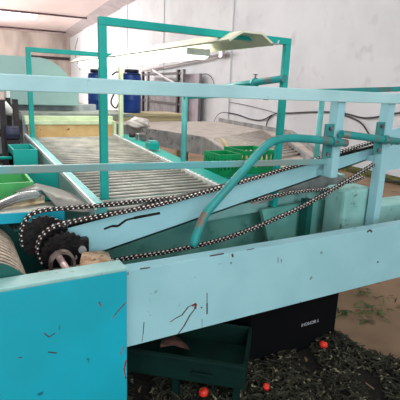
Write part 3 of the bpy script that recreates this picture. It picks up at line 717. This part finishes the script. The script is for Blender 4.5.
# ------------------------------------------------------------------ platform, barrels, bag, hose
yq = 7.2
zP = H(131,112.5,'Y',yq).z
pf = thing('wooden_platform', (2.9,yq+.3,0), 'pale wooden plank platform holding the two blue barrels', 'platform')
xl_, xr2 = H(72,115,'Y',yq-.3).x, H(186,118,'Y',yq-.3).x
for k in range(3): MB().box((xl_,yq-.3+.25*k,zP-.04),(xr2,yq-.07+.25*k,zP)).build('plank', M['wood'], pf)
MB().box((xl_,yq-.27,zP-.24),(xr2,yq-.25,zP-.045)).build('front_board', M['wood'], pf)
MB().box((xl_,yq-.27,zP-.46),(xr2,yq-.25,zP-.26)).build('front_board', M['wood'], pf)
for x in (xl_+.05,(xl_+xr2)/2,xr2-.1): MB().box((x,yq-.2,0),(x+.07,yq-.13,zP-.04)).build('leg', M['wood'], pf)
def barrel(cx_px, label):
    c = H(cx_px,112,'Y',yq); d = (c-EYE).length; r = 9.3/440*c.dot(HEAD)
    top = H(cx_px,69.5,'Y',yq).z; hh = top-zP
    t = thing('blue_barrel', (c.x,yq,zP), label, 'barrel')
    prof = [(0,.9),(.03,.98),(.06,1),(.28,1),(.30,1.04),(.32,1),(.60,1),(.62,1.04),(.64,1),(.82,1),(.88,.93),(.92,.80)]
    MB().tube([(c.x,yq,zP+hh*a) for a, b in prof], [r*b for a, b in prof], 32).build('body', M['blue'], t)
    MB().tube([(c.x,yq,zP+hh*.92),(c.x,yq,zP+hh)], r*.74, 28).build('lid', M['blacklid'], t)
    MB().tube([(c.x,yq,zP+hh*.88),(c.x,yq,zP+hh*.90)], r*.97, 28).build('rim_band', M['blacklid'], t)
barrel(98, 'blue plastic barrel with dark lid partly behind the nearer arch post')
barrel(131.5, 'blue plastic barrel with dark lid right of the thin arch post coloured as lamp-lit')
# white block the barrels lean against (white wall niche)
p, q = H(84,112,'Y',8.3), H(76,62,'Y',8.3)
hp = bez([H(112,75,'Y',yq-.1),H(117,72,'Y',yq-.1),H(123,76,'Y',yq-.1),H(116,90,'Y',yq-.15),H(111,102,'Y',yq-.15),H(116,108,'Y',yq-.15),H(120,100,'Y',yq-.2)],6)
tag(MB().tube(hp, .012, 8).build('black_hose', M['wire']), 'thin black hose looping between the two blue barrels', 'hose')
hp = bez([Vector((H(117,104,'Y',yq-.33).x,yq-.15,zP+.022)),Vector((H(117,104,'Y',yq-.33).x,yq-.28,zP+.03)),H(117,112,'Y',yq-.335),H(116.5,119,'Y',yq-.33),H(119,127,'Y',yq-.33)],5)
tag(MB().tube(hp, .022, 8).build('pink_rope', M['rope']), 'pinkish grey rope hanging over the platform edge between barrels', 'rope')
p = H(139,123,'Z',1.10)
bm = bmesh.new(); bmesh.ops.create_icosphere(bm, subdivisions=4, radius=1)
for v in bm.verts:
    n_ = math.sin(v.co.x*5+v.co.z*3)*.10+math.sin(v.co.y*7+1+v.co.x*4)*.08+math.sin(v.co.z*11+v.co.x*9)*.05
    v.co = Vector((v.co.x*.15*(1+n_), v.co.y*.13*(1+n_), v.co.z*.07*(1+n_)))
for f in bm.faces: f.smooth = True
me = bpy.data.meshes.new('plastic_bag'); bm.to_mesh(me); bm.free(); me.materials.append(M['bag'])
o = bpy.data.objects.new('plastic_bag', me); col.objects.link(o); o.location = (p.x,p.y,1.10); tag(o, 'crumpled white plastic bag on the side conveyor in front of the wooden platform', 'bag')
n_before = set(bpy.data.objects)
# ------------------------------------------------------------------ gate, sheet, conduit and cables at the wall
xg = WX-.5
def W(px, py, x=xg): return HB(px, py, 'X', x)
a, b = W(144,72), W(184,69); zb0 = W(165,128).z
gt = thing('metal_gate', ((a.x+b.x)/2,(a.y+b.y)/2,0), 'grey metal gate with dark horizontal bars leaning at the white wall', 'gate')
ztop = (a.z+b.z)/2
for px in (143,148,178,183):
    p = W(px,90); MB().box((xg-.05,p.y-.09,0),(xg+.05,p.y+.09,ztop)).build('upright', M['darkframe'] if px in (143,178) else M['gate'], gt)
for i, py in enumerate((74,82,102.5,118)):
    z = W(163,py).z; MB().box((xg-.03,b.y,z-.05),(xg+.03,a.y,z+.05)).build('bar', M['gatebar'], gt)
MB().box((xg+.02,b.y,0),(xg+.06,a.y,W(163,83).z)).build('infill_sheet', M['gate'], gt)
MB().bar(W(153,70,xg-.1), W(190,92,xg-.1), .05, .08).build('brace', M['conduit'], gt)
a, b = W(186,74,WX-.25), W(200,77,WX-.25)
t = thing('partition_sheet', (WX-.25,b.y,0), 'plain grey sheet panel standing right of the metal gate', 'panel')
MB().box((WX-.28,b.y,0),(WX-.22,a.y,a.z)).build('sheet', M['sheet'], t)
MB().box((WX-.30,b.y-.05,0),(WX-.2,b.y,a.z)).build('edge_trim', M['gate'], t)
t = thing('wall_conduit', W(190,62,WX-.2), 'thin grey conduit running along the white wall under the lamp', 'conduit')
MB().tube([W(143,71,WX-.2),W(228,53,WX-.2)], .045, 10).build('conduit', M['conduit'], t)
p = W(222,54.2,WX-.2); MB().box(p+Vector((-.06,-.12,-.10)), p+Vector((.06,.12,.10))).build('end_bracket', M['conduit'], t)
def cable(pts, label, r=.02, x=WX-.04):
    r *= .62
    tag(MB().tube(bez([W(a,b,x) for a,b in pts], 6), r, 8).build('wall_cable', M['wire']), label, 'cable')
cable([(213,131),(215,120),(221,113),(235,114),(250,119),(262,120),(272,115)], 'dark cable arching up and sagging along the wall above the side conveyor', .028)
cable([(265,133),(268,120),(276,113.5),(290,113),(312,112),(340,112.5),(365,118),(392,114),(420,109)], 'long dark cable running level across the right wall', .026)
cable([(340,114),(352,118),(362,124),(370,136),(378,150)], 'dark cable dropping down the wall between the two square posts', .026)
cable([(198,75),(207,74),(213,80),(214,90)], 'thin cable looping beside the grey sheet panel', .016)
cable([(214,100),(235,103),(262,109),(285,116)], 'faint thin cable slanting across the wall behind the bracket', .012)
cable([(78,38),(75,52),(80,70)], 'thin cable hanging from the far edge beam at upper left', .03)
cable([(340,187-9),(365,180),(400,182)], 'dark cable lying along the foot of the right wall', .03, WX-.4)

HALL_OBJ += [o for o in bpy.data.objects if o not in n_before and o.parent is None]
for o in HALL_OBJ: o.location = RH@o.location; o.rotation_euler.z = HALL
# ------------------------------------------------------------------ floor: litter, fruit, crates
def F0(px, py, z=0): return H(px, py, 'Z', z)
# low mound of litter
c = F0(280,385)
import itertools
def inlitter(px, py): 
    return py > 338+ (px-250)*-.02 + max(0,(px-345))*.25 + 5*math.sin(px*.13)
bm = bmesh.new(); nx, ny = 60, 44
def mound(u, v): return 0
gx0, gx1, gy0, gy1 = .5, 3.4, .9, 3.3
grid = []
def proj(p):
    d = Vector(p)-EYE; z = d.dot(FW); return 200+F*d.dot(RT)/z, 200-F*d.dot(UPV)/z
def lit_h(x, y):
    cx_, cy_ = 1.45, 1.75
    px, py = proj((x,y,0))
    edge = (py-(330+max(0,px-335)*.42+4*math.sin(x*9)+3*math.sin(y*13)))/22
    e = max(0,min(1,edge)); 
    return e*(.035+.02*math.sin(x*7+y*3)+.012*math.sin(x*17-y*11))
for i in range(nx+1):
    for j in range(ny+1):
        x = gx0+(gx1-gx0)*i/nx; y = gy0+(gy1-gy0)*j/ny; grid.append(bm.verts.new((x,y,lit_h(x,y)-.004)))
for i in range(nx):
    for j in range(ny):
        f = bm.faces.new([grid[i*(ny+1)+j],grid[(i+1)*(ny+1)+j],grid[(i+1)*(ny+1)+j+1],grid[i*(ny+1)+j+1]]); f.smooth = True
me = bpy.data.meshes.new('litter_mound'); bm.to_mesh(me); bm.free(); me.materials.append(M['dirt'])
o = bpy.data.objects.new('litter_mound', me); col.objects.link(o); tag(o, 'dark heap of trodden leaf litter on the floor under the machine', 'litter', kind='stuff')
mb = MB()
def leaf(mb, p, ln, wd, az, tilt, roll, mi=0):
    R = Matrix.Rotation(az,3,'Z')@Matrix.Rotation(tilt,3,'Y')@Matrix.Rotation(roll,3,'X')
    P = [(-.5,0,0),(-.2,.5,.06),(.2,.42,.08),(.5,0,0),(.2,-.42,.08),(-.2,-.5,.06)]
    v = [mb.bm.verts.new(p+R@Vector((a*ln,b*wd,c*ln))) for a,b,c in P]; mid = mb.bm.verts.new(p+R@Vector((0,0,.03*ln)))
    for k in range(6): mb.bm.faces.new([v[k],v[(k+1)%6],mid]).material_index = mi
cnt = 0
while cnt < 7000:
    x = random.uniform(gx0,gx1); y = random.uniform(gy0,gy1); h = lit_h(x,y)
    if h < .012: continue
    leaf(mb, Vector((x,y,h+random.uniform(0,.02))), random.uniform(.045,.085), random.uniform(.009,.016), random.random()*6.3, random.uniform(-.5,.5), random.uniform(-.6,.6)); cnt += 1
tag(mb.build('olive_leaves', M['leaf']), 'thick scatter of narrow dark olive leaves over the floor heap', 'leaves', kind='stuff')
def tuft(px, py, n, sp, label, m=M['leafgr']):
    p = F0(px,py); mb = MB()
    for k in range(n):
        q = p+Vector((random.gauss(0,sp),random.gauss(0,sp),.006+random.random()*.03)); leaf(mb, q, random.uniform(.04,.08), random.uniform(.01,.018), random.random()*6.3, random.uniform(-.7,.3), random.uniform(-.5,.5))
    o = mb.build('leaf_sprig', m); tag(o, label, 'leaves', kind='stuff')
tuft(373,313,34,.075,'larger green leafy sprig on the brown floor right of the black crate')
tuft(360,293,20,.05,'small yellow-green sprig on the floor just below the front channel')
tuft(345,316,26,.05,'dark green sprig beside the corner of the black crate')
tuft(388,302,8,.05,'few loose dark leaves near the right edge of the floor', M['leaf'])
def fruit(px, py, r, label, z=.05):
    p = F0(px,py,z+r*.6); bm = bmesh.new(); bmesh.ops.create_uvsphere(bm, u_segments=20, v_segments=14, radius=r)
    for v in bm.verts: 
        v.co.z *= .9
        k = math.hypot(v.co.x,v.co.y)
        if v.co.z > 0: v.co.z -= r*.22*math.exp(-(k/(r*.3))**2)
    for f in bm.faces: f.smooth = True
    for k in range(5):
        a_ = k*2*math.pi/5; q = Vector((math.cos(a_),math.sin(a_),0))*r*.45; s_ = Vector((-math.sin(a_),math.cos(a_),0))*r*.1
        vs = [bm.verts.new(x) for x in (Vector((0,0,r*.72))-s_, Vector((0,0,r*.72))+s_, q+Vector((0,0,r*.86)))]; bm.faces.new(vs).material_index = 1
    me = bpy.data.meshes.new('tomato'); bm.to_mesh(me); bm.free(); me.materials.append(M['red']); me.materials.append(M['leafgr'])
    o = bpy.data.objects.new('tomato', me); col.objects.link(o); o.location = p; o.rotation_euler = (.5,.3,random.random()*6); tag(o, label, 'fruit')
fruit(323.5,344.5,.026,'small red fruit on the leaf litter below the black crate')
fruit(203.5,392,.026,'small red fruit at the bottom edge by the dark green crate')
fruit(266.5,387,.020,'tiny red fruit half sunk in the leaves near the bottom')
# black crate under the machine
q = F0(333,341); 
cx1 = q.x; cy1 = q.y; 
print('black crate corner', q)
zc_t = .50
bc = thing('black_crate', (cx1-.25,cy1,0), 'black plastic box with small upside-down white print under the channel', 'crate')
cw = (H(335,330,'Y',cy1).x-H(250,350,'Y',cy1).x)
cx1 = H(335,325,'Y',cy1).x
MB().box((cx1-cw,cy1,.02),(cx1,cy1+.012,zc_t)).build('front_side', M['blackcrate'], bc, .003)
MB().box((cx1-cw,cy1+.36,.02),(cx1,cy1+.372,zc_t)).build('rear_side', M['blackcrate'], bc, .003)
for x in (cx1-.012, cx1-cw): MB().box((x,cy1+.012,.02),(x+.012,cy1+.36,zc_t)).build('end_side', M['blackcrate'], bc)
MB().box((cx1-cw,cy1,.0),(cx1,cy1+.372,.02)).build('base', M['blackcrate'], bc)
MB().box((cx1-cw-.01,cy1-.012,zc_t-.03),(cx1+.01,cy1,zc_t)).build('rim', M['blackcrate'], bc)
cu = bpy.data.curves.new('print', 'FONT'); cu.body = 'Y IIIOMOHI'; cu.size = .030; cu.extrude = .0006; cu.align_x = 'CENTER'; cu.space_character = .95
to = bpy.data.objects.new('printed_text', cu); col.objects.link(to)
pm = H(310,323,'Y',cy1)
to.rotation_euler = (math.pi/2,math.pi,0); 
dg = bpy.context.evaluated_depsgraph_get(); me = bpy.data.meshes.new_from_object(to.evaluated_get(dg)); 
bpy.data.objects.remove(to)
me.transform(Matrix.Translation((pm.x,cy1-.002,pm.z+.012))@Matrix.Rotation(math.pi,4,'Y')@Matrix.Rotation(math.pi/2,4,'X'))
me.materials.append(M['print']); to = bpy.data.objects.new('printed_text', me); col.objects.link(to); to.parent = bc; to.location = -Vector(bc.location); to['label'] = 'small upside-down white print'
# dark green crate and grey bar at the bottom
yg = 1.62
def D(px, py, dist):
    r = ray(px,py); return EYE+r*(dist/r.dot(HEAD))
gA = D(122,348,1.95)
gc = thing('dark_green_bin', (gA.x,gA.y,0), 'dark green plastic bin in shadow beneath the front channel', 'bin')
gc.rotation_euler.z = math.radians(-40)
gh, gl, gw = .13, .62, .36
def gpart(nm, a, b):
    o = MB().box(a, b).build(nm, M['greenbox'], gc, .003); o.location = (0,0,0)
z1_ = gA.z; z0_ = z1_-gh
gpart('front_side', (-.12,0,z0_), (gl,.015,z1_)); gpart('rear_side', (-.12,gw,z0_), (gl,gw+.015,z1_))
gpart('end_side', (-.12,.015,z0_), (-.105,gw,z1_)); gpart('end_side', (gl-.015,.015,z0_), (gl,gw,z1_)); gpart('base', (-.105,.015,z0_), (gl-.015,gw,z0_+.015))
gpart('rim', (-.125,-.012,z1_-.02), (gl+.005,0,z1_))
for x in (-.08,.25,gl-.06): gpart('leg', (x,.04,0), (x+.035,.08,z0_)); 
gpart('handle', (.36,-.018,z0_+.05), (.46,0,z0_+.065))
a, b = H(200,351,'Y',2.15), H(272,358,'Y',2.05)
tag(MB().bar(a, b, .05, .03).build('grey_wooden_batten', M['darkframe']), 'dull grey batten lying over the leaf heap beneath the channel', 'batten')
a, b = H(162,340,'Y',1.9), H(186,343,'Y',1.9)
tag(MB().sheet([[a,H(175,336,'Y',1.9),b],[H(160,347,'Y',1.78),H(174,345,'Y',1.78),H(190,350,'Y',1.78)]], .004).build('brown_cardboard_flap', M['rusty']), 'brown cardboard flap sticking out of the dark green bin', 'cardboard')

# ------------------------------------------------------------------ light
w = bpy.data.worlds.new('world'); sc.world = w; w.use_nodes = True
bg = w.node_tree.nodes['Background']; bg.inputs[0].default_value = (.88,.95,1,1); bg.inputs[1].default_value = .62
def area(name, loc, rot, sx, sy, e, c=(1,1,1)):
    l = bpy.data.lights.new(name, 'AREA'); l.shape = 'RECTANGLE'; l.size = sx; l.size_y = sy; l.energy = e; l.color = c
    o = bpy.data.objects.new(name, l); col.objects.link(o); o.location = loc; o.rotation_euler = rot; return o
for i, (x, y) in enumerate(((0,-4),(0,3),(2,10),(1,17),(1,26),(1,36))):  # unseen point lights added to brighten the ceiling and hall
    l = bpy.data.lights.new('ceiling_fill', 'POINT'); l.energy = (220,250,300,430,1500,2400)[i]; l.shadow_soft_size = .8; l.color = (1,.985,.98)
    o = bpy.data.objects.new('ceiling_fill', l); col.objects.link(o); o.location = (x,y,CZ-1.2)
area('doorway_daylight', (-2,-6,2.8), (math.radians(72),0,math.radians(-12)), 6, 4, 300, (.88,.96,1))

vs = sc.view_settings
vs.view_transform = 'Standard'; vs.look = 'None'; vs.exposure = .44; vs.gamma = 1; vs.use_curve_mapping = False
